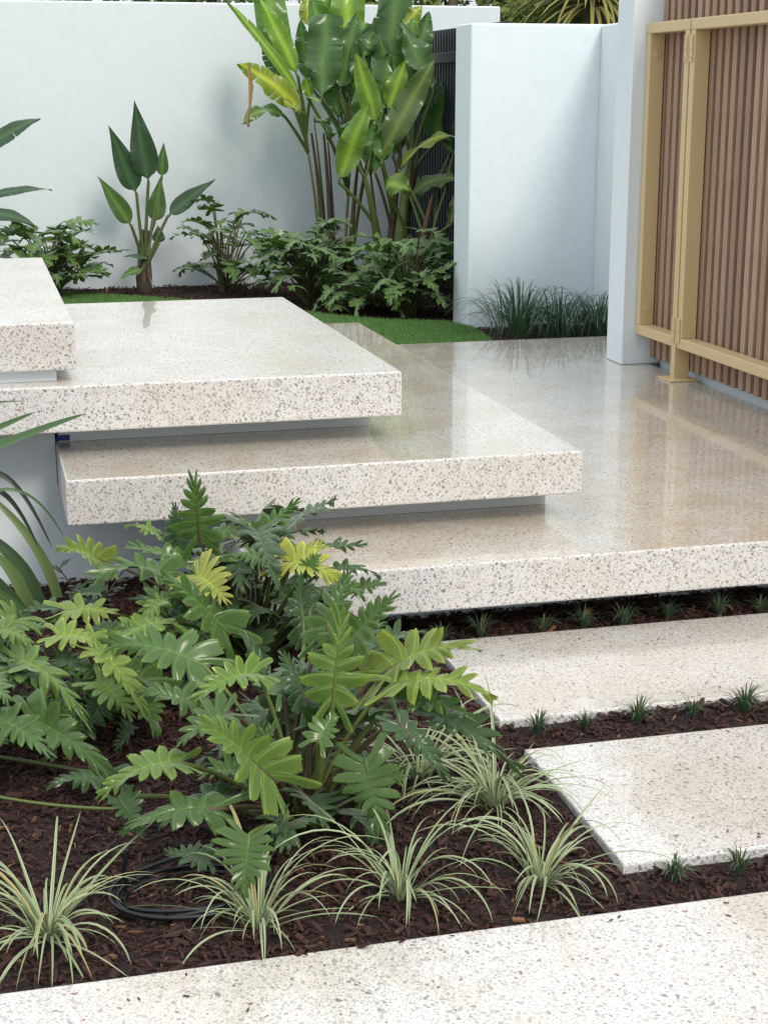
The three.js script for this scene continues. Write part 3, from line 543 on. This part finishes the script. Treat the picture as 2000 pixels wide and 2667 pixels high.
M.treeLeaf = phys(rgb(1, 1, 1), .95, { vertexColors: true, transmission: .25, side: THREE.DoubleSide });
M.rubber = std(rgb(.008, .009, .012), .4);

// ---------- front bed ----------
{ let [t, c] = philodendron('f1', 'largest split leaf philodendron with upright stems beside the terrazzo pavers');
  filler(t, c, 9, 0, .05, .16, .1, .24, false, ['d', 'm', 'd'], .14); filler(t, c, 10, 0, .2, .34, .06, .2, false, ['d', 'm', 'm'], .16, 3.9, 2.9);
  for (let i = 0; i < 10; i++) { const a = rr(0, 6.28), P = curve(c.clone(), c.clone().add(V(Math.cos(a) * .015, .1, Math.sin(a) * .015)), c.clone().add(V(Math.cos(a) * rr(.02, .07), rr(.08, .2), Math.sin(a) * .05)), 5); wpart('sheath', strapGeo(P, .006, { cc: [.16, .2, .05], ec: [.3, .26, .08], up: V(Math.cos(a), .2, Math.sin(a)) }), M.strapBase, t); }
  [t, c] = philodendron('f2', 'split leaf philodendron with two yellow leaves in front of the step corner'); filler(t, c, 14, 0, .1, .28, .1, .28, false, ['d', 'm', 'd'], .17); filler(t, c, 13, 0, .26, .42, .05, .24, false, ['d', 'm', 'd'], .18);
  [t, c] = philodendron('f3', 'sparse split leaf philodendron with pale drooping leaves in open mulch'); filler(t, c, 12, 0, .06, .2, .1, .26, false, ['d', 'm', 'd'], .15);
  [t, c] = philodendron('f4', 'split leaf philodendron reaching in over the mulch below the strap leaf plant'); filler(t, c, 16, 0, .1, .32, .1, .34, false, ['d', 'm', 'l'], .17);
  // a long stem lying over the mulch
  const A = V(...STEM[0]), Bq = V(...STEM[1]); wpart('stem', tube(curve(A, A.clone().lerp(Bq, .5).add(V(0, -.012, 0)), Bq, 8), () => .0032, 6), stemMat[2], t);
}
{ const P = PLANTS.yu, c = V(...P.c), t = thing('strap_leaf_plant', 'strap leaf plant with long pointed leaves against the low white wall', 'plant', null, c.clone());
  const K = { m: [.055, .115, .035], l: [.115, .17, .05], d: [.035, .075, .025], k: [.012, .028, .014] };
  for (const L of P.l) {
    const a = V(L[0], L[1], L[2]), b = V(L[3], L[4], L[5]), e = V(L[6], L[7], L[8]), C = b.clone().multiplyScalar(2).addScaledVector(a, -.5).addScaledVector(e, -.5), k = K[L[10]];
    const g = strapGeo(curve(a, C, e, 14), L[9], { up: V(-.3, .55, .78), fold: .3, cc: k, ec: k.map(v => v * 1.12), prof: s => Math.min(1, .8 + s) * Math.pow(1 - s, .5) }); wpart('leaf', g, M.strapBase, t);
  }
}
{ // small grey green groundcover by the white wall
  const c = V(.235, -.02, -4.0), t = thing('small_shrub', 'small grey green leafy shrub at the foot of the white wall', 'shrub', null, c.clone());
  for (let s = 0; s < 9; s++) {
    const a = rr(0, 6.28), e = c.clone().add(V(Math.cos(a) * rr(.03, .12), rr(.07, .17), Math.sin(a) * rr(.03, .1))), m = c.clone().lerp(e, .5).add(V(0, .02, 0));
    wpart('stem', tube(curve(c, m, e, 5), () => .002, 5), stemMat[1], t);
    for (let i = 2; i < 9; i++) { const p = bez(c, m, e, i / 8), q = rr(0, 6.28), d = V(Math.cos(q), rr(-.1, .5), Math.sin(q)); const [g] = paddleLeaf(p, p.clone().addScaledVector(d, rr(.03, .055)), V(0, 1, 0), .009, .1, { point: .8 }); wpart('leaf', g, LM.g, t); }
  }
}
// variegated clumps: blades with a green middle and cream edges
const variegated = (() => { const out = [];
  for (let k = 0; k < 12; k++) {
    const L = rr(.16, .29), a0 = rr(.3, 1.35), a1 = k < 1 ? rr(-.1, .5) : rr(-1.5, -.5), P = [V(.003, 0, 0)];
    for (let i = 1; i <= 12; i++) { const s = i / 12, an = a0 + (a1 - a0) * s * s * (1.6 - .6 * s), p = P[i - 1]; P.push(V(p.x + Math.cos(an) * L / 12, p.y + Math.sin(an) * L / 12, .012 * Math.sin(s * 2.2 + k) * s)); }
    out.push(strapGeo(P, rr(.0029, .0044), { es: .52, cc: [.10, .19, .06], ec: [.45, .51, .30], fold: .5, tw: rr(-.6, .6), prof: s => Math.min(1, .55 + 2 * s) * Math.pow(Math.max(0, 1 - s), .5) }));
  } return out; })();
function clump(label, x, z, n, scale) {
  const t = thing('variegated_grass', label, 'plant', 'variegated grass clumps', V(x, -.012, z)); t.rotation.set(rr(-.13, .13), rr(0, 6.28), rr(-.13, .13));
  for (let i = 0; i < n; i++) { const m = part('blade', variegated[Math.floor(rnd() * 12)], rnd() < .07 ? M.strapDry : rnd() < .5 ? M.strapVar : M.strapVar2, t); const a = i / n * 6.283 * 5 + rr(-.9, .9) + .7 * Math.sin(i * 1.3 + x * 40), r = rr(0, .022); m.position.set(Math.cos(a) * r, 0, -Math.sin(a) * r); m.rotation.set(0, a, rr(-.12, .3)); m.scale.setScalar(scale * rr(.5, 1.12)); }
}
clump('cream edged grass clump beside the hose coil, the sparser one with browned tips', .382, -2.33, 54, 1.0);
clump('bushy cream edged grass clump alone in open mulch', .045, -2.385, 70, .98);
clump('cream edged grass clump at the foot of the largest philodendron', .636, -2.37, 58, 1.02);
clump('cream edged grass clump at the corner of the middle paver', .884, -2.36, 56, .98);
clump('cream edged grass clump half covered by a drooping philodendron leaf', .905, -2.67, 84, 1.12);
clump('small cream edged grass clump hidden under philodendron leaves', .80, -2.84, 50, 1.05);
// mondo grass
const mondoGeo = [0, 1, 2].map(v => { const gs = []; for (let i = 0; i < 46; i++) { const a = rr(0, 6.28), L = rr(.04, .075), d = V(Math.cos(a), 0, Math.sin(a)), e = rr(.25, .95); gs.push(strapGeo(curve(d.clone().multiplyScalar(.006), d.clone().multiplyScalar(L * e * .4).setY(L * .75), d.clone().multiplyScalar(L * e).setY(L * (1.05 - e * .7)), 4), .0021, { es: 1, cc: i % 9 === v ? [.2, .17, .06] : [.035, .085, .03], fold: .4 })); } return mergeGeometries(gs); });
function mondo(x, z, s, label, group) { const m = part('mondo_grass', mondoGeo[Math.floor(rnd() * 3)], M.strapBase); m.position.set(x, -.012, z); m.rotation.y = rr(0, 6.28); m.scale.setScalar(s); tag(m, label, 'plant', group); }
for (const x of [1.08, 1.21, 1.335, 1.45, 1.57, 1.69, 1.81, 1.94, 2.06]) mondo(x + rr(-.035, .035), -3.615 + rr(-.015, .015), rr(.7, 1.4), 'small dark mondo grass tuft in the strip under the wide platform', 'mondo grass under the platform edge');
for (const [x, s] of [[1.105, 1], [1.215, .8], [1.335, 1.15], [1.465, .9], [1.59, 1.25]]) mondo(x, -2.985, s, 'dark mondo grass tuft in the strip between the middle paver and the platform side paver', 'mondo grass between the pavers');
for (const [x, s] of [[1.11, 1], [1.235, .95]]) mondo(x, -2.30, s, 'dark mondo grass tuft between the middle paver and the paver before the striped clumps', 'mondo grass by the front paver');
{ // coil of black irrigation pipe
  const t = thing('irrigation_hose', 'black irrigation pipe coiled on the mulch behind the grass clumps', 'hose', null, V(.29, -.02, -2.46));
  for (let k = 0; k < 3; k++) { const P = []; for (let i = 0; i <= 40; i++) { const a = i / 40 * Math.PI * 1.85 + .5 + k * .4; P.push(V(.29 + Math.cos(a) * (.115 + .012 * k), -.012 + .008 * k + .02 * Math.max(0, Math.sin(a + k)), -2.46 + Math.sin(a) * (.085 + .009 * k))); } wpart('pipe_loop', tube(P, () => .0038, 7), M.rubber, t); }
  wpart('pipe_end', tube([V(.185, .0, -2.5), V(.178, .03, -2.49), V(.186, .075, -2.485)], () => .0045, 7), M.rubber, t);
}
tag(part('masking_tape', box(.186, .222, .392, .408, -4.3695, -4.3675, .0004), std(rgb(.01, .05, .22), .6)), 'scrap of blue masking tape under the third step', 'tape');

// ---------- back bed ----------
function backPhilo(label, x, z, n, h, r, size, kinds) { const c = V(x, LAWN_Y - .03, z), t = thing('philodendron', label, 'plant', 'split leaf philodendrons along the white wall', c.clone()); filler(t, c, n, 0, h * .25, h, r * .25, r, true, kinds, size); }
backPhilo('dark split leaf philodendron behind the topmost step', .42, -9.55, 64, .5, .42, .2, ['m']);
backPhilo('split leaf philodendron between the bird of paradise and the banana clump', 1.47, -9.62, 36, .56, .36, .2, ['m']);
backPhilo('dense split leaf philodendron below the thin banana stems', 1.86, -8.95, 70, .5, .38, .2, ['m']);
backPhilo('dark split leaf philodendron against the edge of the garden wall', 2.27, -8.3, 72, .48, .36, .2, ['m']);
backPhilo('low split leaf philodendron at the foot of the thick banana stems', 2.06, -8.5, 30, .26, .3, .17, ['m']);
function paddles(key, t, opt, from, r, mat) {
  const P = PLANTS[key];
  for (const L of P.l) {
    const B = V(L[0], L[1], L[2]), T = V(L[3], L[4], L[5]), n = V(L[6], L[7], L[8]), [g, C] = paddleLeaf(B, T, n, L[9], L[10], opt(L)); wpart('leaf', g, LM[L[11]], t);
    petiole(t, from(B), B, C, T, r, mat(L), .12, .12);
  }
}
{ const c = V(...PLANTS.bop.c), t = thing('bird_of_paradise', 'bird of paradise plant with dark paddle leaves before the white wall', 'plant', null, c.clone());
  paddles('bop', t, () => ({ fold: rr(.2, .55), point: .5, wave: .02, sharp: 1.05 }), B => c.clone().add(V((B.x - c.x) * .14, .12 + .08 * rnd(), .03)), .0095, () => stemMat[0]);
  wpart('trunk', tube([-.07, 0, .05, .1, .16, .22, .28, .33].map((y, i) => c.clone().add(V(.006 * Math.sin(i * 2.1) - .01 + y * .06, y, .004 * Math.cos(i * 1.7)))), k => .05 - .022 * k + .004 * Math.sin(k * 21), 12), stalkMat.bark, t);
  for (let i = 0; i < 9; i++) { const a = i * 2.4, f = c.clone().add(V(Math.cos(a) * .046, rr(-.03, .12), Math.sin(a) * .046)), h = rr(.14, .24), e = f.clone().add(V(-Math.cos(a) * .014 + rr(-.01, .01), h, -Math.sin(a) * .014)); wpart('sheath', strapGeo(curve(f, f.clone().lerp(e, .5).add(V(Math.cos(a) * .01, 0, Math.sin(a) * .01)), e, 6), rr(.012, .022), { up: V(Math.cos(a), .1, Math.sin(a)), fold: -.3, cc: i % 3 ? [.085, .06, .036] : [.16, .085, .055], ec: [.12, .09, .055] }), M.strapBase, t); }
  const c2 = V(...PLANTS.bop2.c), t2 = thing('bird_of_paradise', 'bird of paradise leaves reaching in beside the topmost step', 'plant', null, c2.clone());
  paddles('bop2', t2, L => ({ fold: .28, point: .62, tears: 1, wave: .02 }), () => c2.clone().add(V(rr(-.05, .05), .3, 0)), .014, () => stemMat[0]);
}
const bananaLabels = ['banana plant with slim leaning stems and a dead hanging leaf strip', 'banana plant with a broad cut dark leaf over slim brown stems', 'banana plant with a pale stem leaning away from the thick stem', 'thick stemmed banana plant with the tallest torn leaves', 'low banana plant with a yellow arching leaf before the dark fence'];
const stalks = { // foot x, z -> top x, y, z, radius, colour
  b1: [[2.06, -9.55, 1.955, 1.06, -9.5, .014, 'green'], [2.08, -9.55, 1.99, 1.1, -9.5, .02, 'brown'], [2.12, -9.55, 2.06, 1.1, -9.48, .02, 'brown'], [2.10, -9.6, 2.02, 1.15, -9.55, .013, 'green'], [2.14, -9.55, 2.09, 1.05, -9.5, .012, 'brown']],
  b2: [[2.20, -9.45, 2.26, 1.0, -9.4, .02, 'brown'], [2.17, -9.45, 2.22, 1.1, -9.4, .012, 'green'], [2.22, -9.5, 2.33, 1.0, -9.45, .014, 'green'], [2.24, -9.6, 2.40, 1.1, -9.55, .012, 'brown']],
  b3: [[2.36, -9.25, 2.22, .85, -9.1, .036, 'green'], [2.37, -9.35, 2.29, .95, -9.3, .015, 'brown']],
  b4: [[2.42, -9.15, 2.51, .95, -9.15, .05, 'green'], [2.45, -9.2, 2.55, .9, -9.2, .04, 'brown'], [2.4, -9.25, 2.47, .98, -9.25, .035, 'brown']],
  b5: [[2.50, -9.0, 2.60, .75, -9.0, .034, 'red'], [2.53, -9.0, 2.66, .78, -8.95, .018, 'green'], [2.55, -8.95, 2.74, .72, -8.95, .015, 'green']],
};
['b1', 'b2', 'b3', 'b4', 'b5'].forEach((k, i) => {
  const c = V(...PLANTS[k].c); c.y = LAWN_Y - .03; const t = thing('banana_plant', bananaLabels[i], 'banana plant', 'banana plants against the white wall', c.clone()), S = stalks[k];
  for (const [x0, z0, x1, y1, z1, r, m] of S) wpart('stalk', tube(curve(V(x0, LAWN_Y - .03, z0), V((x0 * 1.6 + x1 * .4) / 2, y1 * .6, (z0 + z1) / 2), V(x1, y1, z1), 8), q => r * (1.1 - .75 * q), 8), stalkMat[m], t);
  paddles(k, t, L => ({ tears: L[11] === 'bd' || L[11] === 'by' ? 4 : 1, fold: rr(.1, .4), point: .72, blunt: L[9] > .085 ? 1 : 0, wave: rr(.03, .08) }), B => { let b = S[0], bd = 9; for (const s of S) { const d = Math.abs(s[2] - B.x) + Math.abs(s[3] - B.y) * .3; if (d < bd) bd = d, b = s; } const dx = Math.hypot(b[2] - B.x, b[4] - B.z), q = Math.max(.3, Math.min(1, (B.y - 1.3 * dx - .03 - LAWN_Y) / (b[3] - LAWN_Y))); return bez(V(b[0], LAWN_Y - .03, b[1]), V((b[0] * 1.6 + b[2] * .4) / 2, b[3] * .6, (b[1] + b[4]) / 2), V(b[2], b[3], b[4]), q); }, .009, L => L[11] === 'bd' ? stemMat[0] : stemMat[2]);
  const more = [0, 7, 2, 6, 2][i]; // leaves deeper in the clump
  for (let j = 0; j < more; j++) {
    const s = S[j % S.length], f = V(s[2], s[3], s[4]), B = f.clone().add(V(rr(-.12, .14), rr(.1, .4), rr(-.12, .1))), T = B.clone().add(V(rr(-.22, .22), rr(.3, .55), rr(-.1, .1))); if (i === 4) T.y = B.y + rr(.1, .25);
    const [g, C] = paddleLeaf(B, T, V(rr(-.5, .4), .35, 1).normalize(), rr(.07, .11), rr(0, .06), { tears: 3, fold: rr(.15, .5), point: .72, wave: rr(.03, .09) }); wpart('leaf', g, LM[['bd', 'bd', 'bm'][j % 3]], t); petiole(t, f, B, C, T, .008, stemMat[0], .1, .1);
  }
  if (i === 0) { const A = V(...DEAD); wpart('dead_leaf', strapGeo([A, A.clone().add(V(.012, -.12, 0)), A.clone().add(V(.004, -.22, .01)), A.clone().add(V(-.006, -.3, 0)), A.clone().add(V(.0, -.34, 0))], .013, { cc: [.26, .15, .05], ec: [.36, .26, .12], up: V(0, .2, 1), fold: .9, tw: 1.2, prof: s => .5 + Math.abs(Math.sin(s * 7)) * .6 }), M.strapBase, t); }
});
// dark liriope behind the platform
const lirGeo = Array.from({ length: 8 }, (_, k) => { const L = rr(.36, .56), e = rr(.35, 1.2); return strapGeo(curve(V(.004, 0, 0), V(L * e * .35, L * .85, 0), V(L * e, L * (1 - e * .85), L * rr(-.1, .1)), 8), rr(.0045, .0065), { es: 1, cc: [.04, .10, .036], fold: .5 }); });
function lir(label, x, z, n, s) { const t = thing('liriope', label, 'plant', 'dark grass clumps behind the platform', V(x, LAWN_Y - .02, z)); for (let i = 0; i < n; i++) { const m = part('blade', lirGeo[Math.floor(rnd() * 8)], M.strapBase, t), a = rr(0, 6.283), r = rr(0, .13); m.position.set(Math.cos(a) * r, 0, -Math.sin(a) * r); m.rotation.set(0, a, rr(-.15, .2)); m.scale.setScalar(s * rr(.6, 1.1)); } }
lir('tallest dark grass clump, beside the lawn corner', 2.60, -7.46, 150, .74);
lir('dark grass clump in the middle of the row before the garden wall', 2.80, -7.40, 150, .66);
lir('dark grass clump in the corner next to the white pillar', 2.99, -7.35, 150, .66);

// ---------- mulch, lawn ----------
function chipGeo() { const g = new THREE.BoxGeometry(1, .22, .36, 1, 1, 1), p = g.attributes.position, key = {}; for (let i = 0; i < p.count; i++) { const k = [p.getX(i) > 0, p.getY(i) > 0, p.getZ(i) > 0].join(); key[k] ??= [rr(.6, 1.05), rr(.5, 1.2), rr(.4, 1.1)]; p.setXYZ(i, p.getX(i) * key[k][0], p.getY(i) * key[k][1], p.getZ(i) * key[k][2]); } g.computeVertexNormals(); return g; }
function mulch(count, pick, label) {
  const im = new THREE.InstancedMesh(chipGeo(), std(rgb(1, 1, 1), .85), count), m = new THREE.Matrix4(), q = new THREE.Quaternion(), c = new THREE.Color();
  for (let i = 0; i < count; i++) {
    const [x, y, z] = pick(), big = rnd(), L = .008 + .02 * big * big * big + .006 * rnd();
    q.setFromEuler(new THREE.Euler(rr(-.5, .5), rr(0, 6.28), rr(-.45, .45))); m.compose(V(x, y + rr(-.004, .01), z), q, V(L * 1.1, L * rr(.5, 1.1), L * rr(.35, 1.05))); im.setMatrixAt(i, m);
    const k = rnd(), b = rr(.5, 1.3); k < .965 ? c.setRGB(.044 * b, .0155 * b * rr(.85, 1.15), .0112 * b) : c.setRGB(.17 * b, .085 * b, .04 * b); im.setColorAt(i, c);
  }
  im.name = numbered('bark_mulch'); im.castShadow = im.receiveShadow = true; scene.add(im); tag(im, label, 'mulch', null, 'stuff');
}
const freeFront = (x, z) => !(x > 1.03 && (z < -3.04 && z > -3.59)) && !(x > 1.03 && z < -2.35 && z > -2.898) && z < -2.2 && !(x > .64 && z < -3.84) && z > -4.36;
const pickFront = () => { for (;;) { const x = rr(-.7, 2.5), z = rr(-4.36, -2.2); if (freeFront(x, z)) return [x, -.016 + .010 * (nA(x * 3, z * 3) - .5) + .012 * (nB(x * 9, z * 9) - .5), z]; } };
mulch(26000, pickFront, 'dark red brown bark mulch over the front bed'); mulch(20000, pickFront, 'dark bark mulch chips between the front plants');
mulch(16000, () => { for (;;) { const x = rr(-.6, 3.1), z = rr(-10.05, -7.1); if (!inPoly(x, z, lawnPoly) && !(x > 2.42 && z < -7.77 && z > -8.07)) return [x, LAWN_Y - .018 + .02 * (nB(x * 6, z * 6) - .5), z]; } }, 'dark bark mulch in the bed along the white wall');
{ const g = new THREE.BufferGeometry(); g.setAttribute('position', new THREE.Float32BufferAttribute([-.0012, 0, 0, .0012, 0, 0, .0015, .012, .003, .001, 0, .0014, .0, 0, -.0014, -.004, .011, -.002], 3)); g.computeVertexNormals();
  const n = 90000, im = new THREE.InstancedMesh(g, std(rgb(1, 1, 1), .7, { side: THREE.DoubleSide }), n), m = new THREE.Matrix4(), q = new THREE.Quaternion(), c = new THREE.Color();
  for (let i = 0; i < n; i++) { let x, z; do { x = rr(-.2, 2.44); z = rr(-9.8, -6.4); } while (!inPoly(x, z, lawnPoly) || (z > -7.0 && x < 1.5)); q.setFromEuler(new THREE.Euler(rr(-.3, .3), rr(0, 6.28), rr(-.3, .3))); m.compose(V(x, LAWN_Y, z), q, V(1, rr(.6, 1.3), 1).multiplyScalar(1.2)); im.setMatrixAt(i, m); const b = rr(.7, 1.3); c.setRGB(.10 * b, .215 * b, .05 * b); im.setColorAt(i, c); }
  im.name = 'lawn_grass'; im.receiveShadow = im.castShadow = true; scene.add(im); tag(im, 'short green lawn grass behind the terrazzo steps', 'grass', null, 'stuff'); }

{ // chips strayed onto the pavers
  const im = new THREE.InstancedMesh(chipGeo(), std(rgb(1, 1, 1), .7), 70), m = new THREE.Matrix4(), q = new THREE.Quaternion(), c = new THREE.Color(), edges = [[-2.2, -.13], [-2.37, .1], [-2.88, -.12], [-3.06, .12], [-3.57, -.15]];
  for (let i = 0; i < 70; i++) { const [z, s] = edges[i % 5], L = rr(.004, .012); q.setFromEuler(new THREE.Euler(0, rr(0, 6.28), 0)); m.compose(V(i % 5 ? rr(1.06, 2.3) : rr(-.3, 2), .0015 , z - s * Math.pow(rnd(), 2.2) - Math.sign(s) * .012), q, V(L, L * .7, L * .7)); im.setMatrixAt(i, m); c.setRGB(.06, .03, .02); im.setColorAt(i, c); }
  im.name = numbered('bark_mulch'); im.castShadow = im.receiveShadow = true; scene.add(im); tag(im, 'stray dark bark crumbs lying on the terrazzo pavers', 'mulch', null, 'stuff'); }

// ---------- trees beyond the walls ----------
function tree(label, x, z, h, r, c, n, group) {
  const t = thing('broadleaf_tree', label, 'tree', group, V(x, -.06, z)), top = h * .5;
  wpart('trunk', tube([V(x, -.1, z), V(x + .05, h * .25, z), V(x - .03, top, z + .05), V(x + .05, h * .75, z)], k => .14 * (1.1 - .8 * k), 8), stalkMat.brown, t);
  const limbs = [], ends = []; for (let i = 0; i < 9; i++) { const a = i * 2.4 + rr(0, .5), e = V(x + Math.cos(a) * r * rr(.4, .8), h * rr(.5, .92), z + Math.sin(a) * r * rr(.4, .8)), s = V(x, h * rr(.25, .55), z); limbs.push(tube(curve(s, s.clone().lerp(e, .5).add(V(0, .3, 0)), e, 5), k => .05 * (1.05 - .8 * k), 5)); ends.push(e); }
  wpart('limbs', mergeGeometries(limbs), stalkMat.brown, t);
  const cl = []; for (let i = 0; i < 34; i++) { const e = ends[i % 9], o = V(rr(-1, 1), rr(-1, 1), rr(-1, 1)).multiplyScalar(r * .45); cl.push([e.clone().add(o).setY(i % 3 ? Math.min(h - .2, Math.max(h * .22, e.y + o.y * .8)) : h * rr(.24, .5)), r * rr(.2, .36)]); }
  const pos = [], col = [];
  for (let i = 0; i < n; i++) {
    const [p, R] = cl[Math.floor(rnd() * cl.length)], d = V(rr(-1, 1), rr(-1, 1), rr(-1, 1)); d.normalize().multiplyScalar(R * Math.pow(rnd(), .4)); const q = p.clone().add(d), s = rr(.05, .11);
    const a = V(rr(-1, 1), rr(-.7, .3), rr(-1, 1)).normalize(), b = V(rr(-1, 1), rr(-1, 1), rr(-1, 1)).cross(a).normalize(), k = rr(.6, 1.35);
    const P = [q.clone(), q.clone().addScaledVector(a, s * .5).addScaledVector(b, s * .3), q.clone().addScaledVector(a, s), q.clone().addScaledVector(a, s * .5).addScaledVector(b, -s * .3)];
    for (const j of [0, 1, 2, 0, 2, 3]) { pos.push(P[j].x, P[j].y, P[j].z); col.push(c[0] * k, c[1] * k, c[2] * k); }
  }
  const g = new THREE.BufferGeometry(); g.setAttribute('position', new THREE.Float32BufferAttribute(pos, 3)); g.setAttribute('color', new THREE.Float32BufferAttribute(col, 3)); g.computeVertexNormals(); wpart('crown', g, M.treeLeaf, t);
}
const TG = 'trees beyond the boundary wall';
tree('leafy green tree beyond the wall above the bird of paradise', 0, -15.5, 4.7, 2.3, [.10, .2, .045], 7000, TG);
tree('leafy tree beyond the wall straight behind the banana clump', 2.0, -15, 4.9, 2.0, [.09, .18, .045], 7000, TG);
tree('low bushy tree beyond the end of the long white wall', 3.75, -12.6, 2.75, 1.0, [.2, .27, .06], 9000, TG);
tree('low olive green bush over the garden wall next to the spiky tree', 4.55, -12.9, 2.9, .9, [.17, .24, .06], 9000, TG);
tree('mid green tree above the garden wall', 5.3, -14.2, 5.0, 1.9, [.15, .25, .055], 11000, TG);
tree('low bush beside the white pillar top', 5.0, -12.0, 2.8, .8, [.14, .24, .05], 8000, TG);
tree('bright green tree behind the white pillar', 7.3, -13.6, 5.2, 2.1, [.13, .25, .05], 9000, TG);
tree('large tree rising beyond the brown slat screen', 8.8, -9.5, 4.6, 2.2, [.11, .2, .05], 7000, TG);
{ const c = V(4.5, -.06, -11.4), t = thing('pandanus_tree', 'spiky yellow green tree with a narrow trunk above the garden wall', 'tree', null, c.clone());
  wpart('trunk', tube([c.clone(), c.clone().add(V(.05, 1.2, 0)), c.clone().add(V(0, 2.2, 0))], () => .09, 8), stalkMat.brown, t);
  for (let i = 0; i < 130; i++) { const a = i * 2.4, e = rr(-.6, 1), d = V(Math.cos(a), 0, Math.sin(a)), b = c.clone().add(V(0, 2.1 + rr(-.15, .1), 0)); wpart('leaf', strapGeo(curve(b, b.clone().addScaledVector(d, .35).add(V(0, .3 * e + .1, 0)), b.clone().addScaledVector(d, rr(.6, .8)).add(V(0, .5 * e - .25, 0)), 6), .022, { es: 1, cc: [.27, .25, .05], fold: .4 }), M.strapBase, t); }
}
renderer.render(scene, camera);
